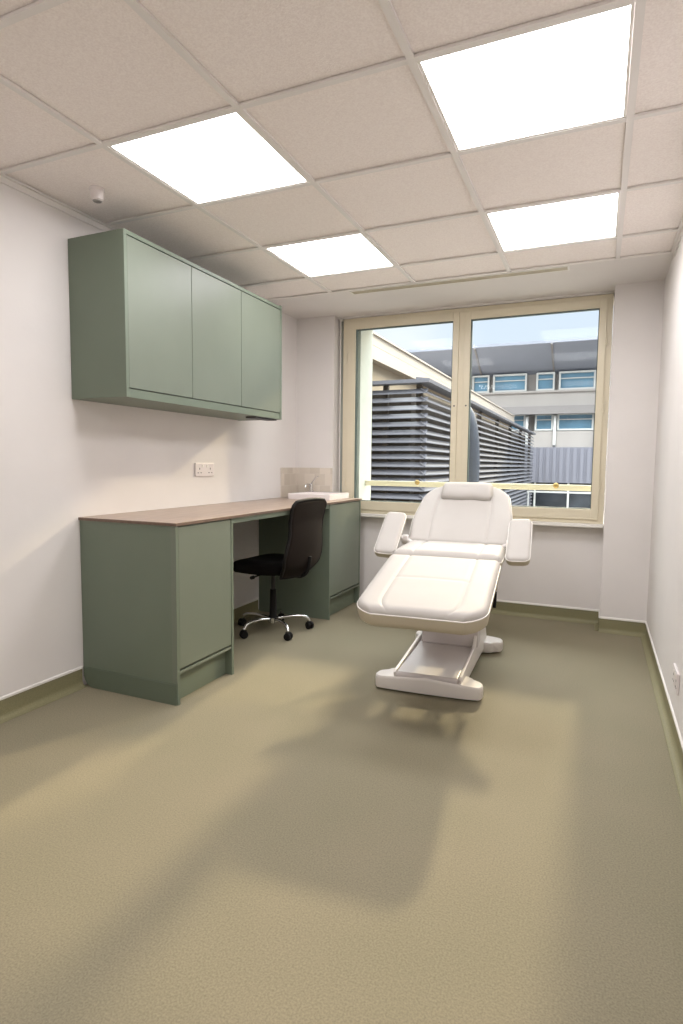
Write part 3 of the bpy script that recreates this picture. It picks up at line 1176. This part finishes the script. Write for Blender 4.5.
# slim dark vent cowl standing outside behind the mullion
t = empty('vent_cowl', 'dark grey rounded vent cowl just outside, half hidden by the window mullion', 'vent', (0.735, 3.62, -.6))
bm = bmesh.new()
pr = [(.075, 0), (.075, 1.40), (.100, 1.52), (.112, 1.68), (.112, 1.86), (.104, 2.0), (.086, 2.14), (.058, 2.26), (.020, 2.32)]
lathe(bm, pr, 40)
obj('hood', bm, DUCT, t, smooth='yes')
bm = bmesh.new(); lathe(bm, [(.078, 1.36), (.086, 1.37), (.086, 1.41), (.078, 1.42)], 40)
obj('collar', bm, DUCT, t, smooth='yes')

# office building opposite
YF = 24.0
t = empty('office_building', 'long grey office building with blue windows beyond the yard', 'building', (0, YF, -.6))
def loc3(bm):
    bmesh.ops.translate(bm, vec=(0, -YF, .6), verts=bm.verts)
    return bm
X0, X1 = -9.0, 14.0
obj('upper_wall', loc3(bx(X0, X1, YF + .3, YF + 8, 1.32, 5.35)), CONC, t)
bm = bmesh.new()
box(bm, X0, X1, YF - .02, YF + .3, 3.62, 4.20)
box(bm, X0, X1, YF - .10, YF + .3, 4.20, 4.28)
obj('spandrel', loc3(bm), CONC, t)
bm = bmesh.new()
box(bm, X0, X1, YF - .35, YF + .3, 3.30, 3.62)
obj('fascia', loc3(bm), FASC, t)
bm = bmesh.new()
box(bm, X0, X1, YF - .02, YF + .3, 1.95, 2.62)
obj('lower_spandrel', loc3(bm), CONC, t)
# roof: sloping overhang
bm = bmesh.new()
prism(bm, [(YF - 1.5, 6.02), (YF - 1.5, 5.92), (YF + .3, 5.00), (YF + 8, 5.00), (YF + 8, 6.5)], 'x', X0 + 2.2, X1)
obj('roof_overhang', loc3(bm), ROOFG, t)
for x in (-6.2, -3.0, -.05, 2.9, 5.8, 8.7):
    bm = bmesh.new()
    prism(bm, [(YF - 1.5, 5.92), (YF - 1.5, 5.86), (YF + .3, 4.94), (YF + .3, 5.0)], 'x', x, x + .06)
    obj('roof_rib', loc3(bm), FASC, t)
# blue windows, upper row
def windows(z0, z1, xs):
    for a, b in xs:
        fr = bmesh.new()
        for q in ((a, a + .07, z0, z1), (b - .07, b, z0, z1), (a + .07, b - .07, z0, z0 + .07), (a + .07, b - .07, z1 - .07, z1)):
            box(fr, q[0], q[1], YF - .04, YF + .10, q[2], q[3])
        box(fr, a + .07, b - .07, YF + .02, YF + .08, (z0 + z1) / 2 + .08, (z0 + z1) / 2 + .12)
        f = obj('window', loc3(fr), WHITEP, t)
        obj('pane', loc3(bx(a + .07, b - .07, YF + .085, YF + .095, z0 + .07, z1 - .07)), BLUEG, f)
xsu = []
x = -8.6
pat = [.95, 1.35]
i = 0
while x < 8:
    w = (.72, 1.38)[i % 2]
    xsu.append((x, x + w)); x += w + .16 + (.0 if i % 2 == 0 else .22); i += 1
windows(4.28, 5.02, xsu)
windows(2.64, 3.34, xsu)
for x in (-3.62, -6.6, 2.35):
    obj('column', loc3(bx(x, x + .14, YF - .9, YF - .76, 3.3, 5.65)), FASC, t)
for a, b in xsu[::1]:
    bm = bmesh.new()
    prism(bm, [(YF - .02, 3.3), (YF - .14, 3.2), (YF - .14, 2.05), (YF - .02, 1.95)], 'x', b + .02, b + .13)
    obj('fin', loc3(bm), WHITEP, t)
# corrugated band
bm = bmesh.new()
x = X0
while x < X1:
    box(bm, x, x + .13, YF - .30, YF - .24, .50, 1.32 + .62)
    x += .26
box(bm, X0, X1, YF - .24, YF + .3, .50, 1.94)
obj('corrugated_panel', loc3(bm), CORR, t)
obj('ground_floor_glazing', loc3(bx(X0, X1, YF, YF + .3, -.6, .50)), DARKG, t)
for x in (-2.7, -1.9, -.6, .7, 2.0, 3.3):
    obj('post', loc3(bx(x, x + .07, YF - .2, YF - .12, -.6, .5)), WHITEP, t)
# yard railing in front of it
t = empty('yard_railing', 'thin white metal railing standing in front of the building opposite', 'railing', (0, 17.5, -.6))
bm = bmesh.new(); box(bm, -.2, 6, -.02, .02, .95, 1.0)
obj('top_rail', bm, WHITEP, t)
for x in (-.18, 1.0, 2.2, 3.4, 4.6):
    obj('post', bx(x, x + .04, -.02, .02, 0, .95), WHITEP, t)
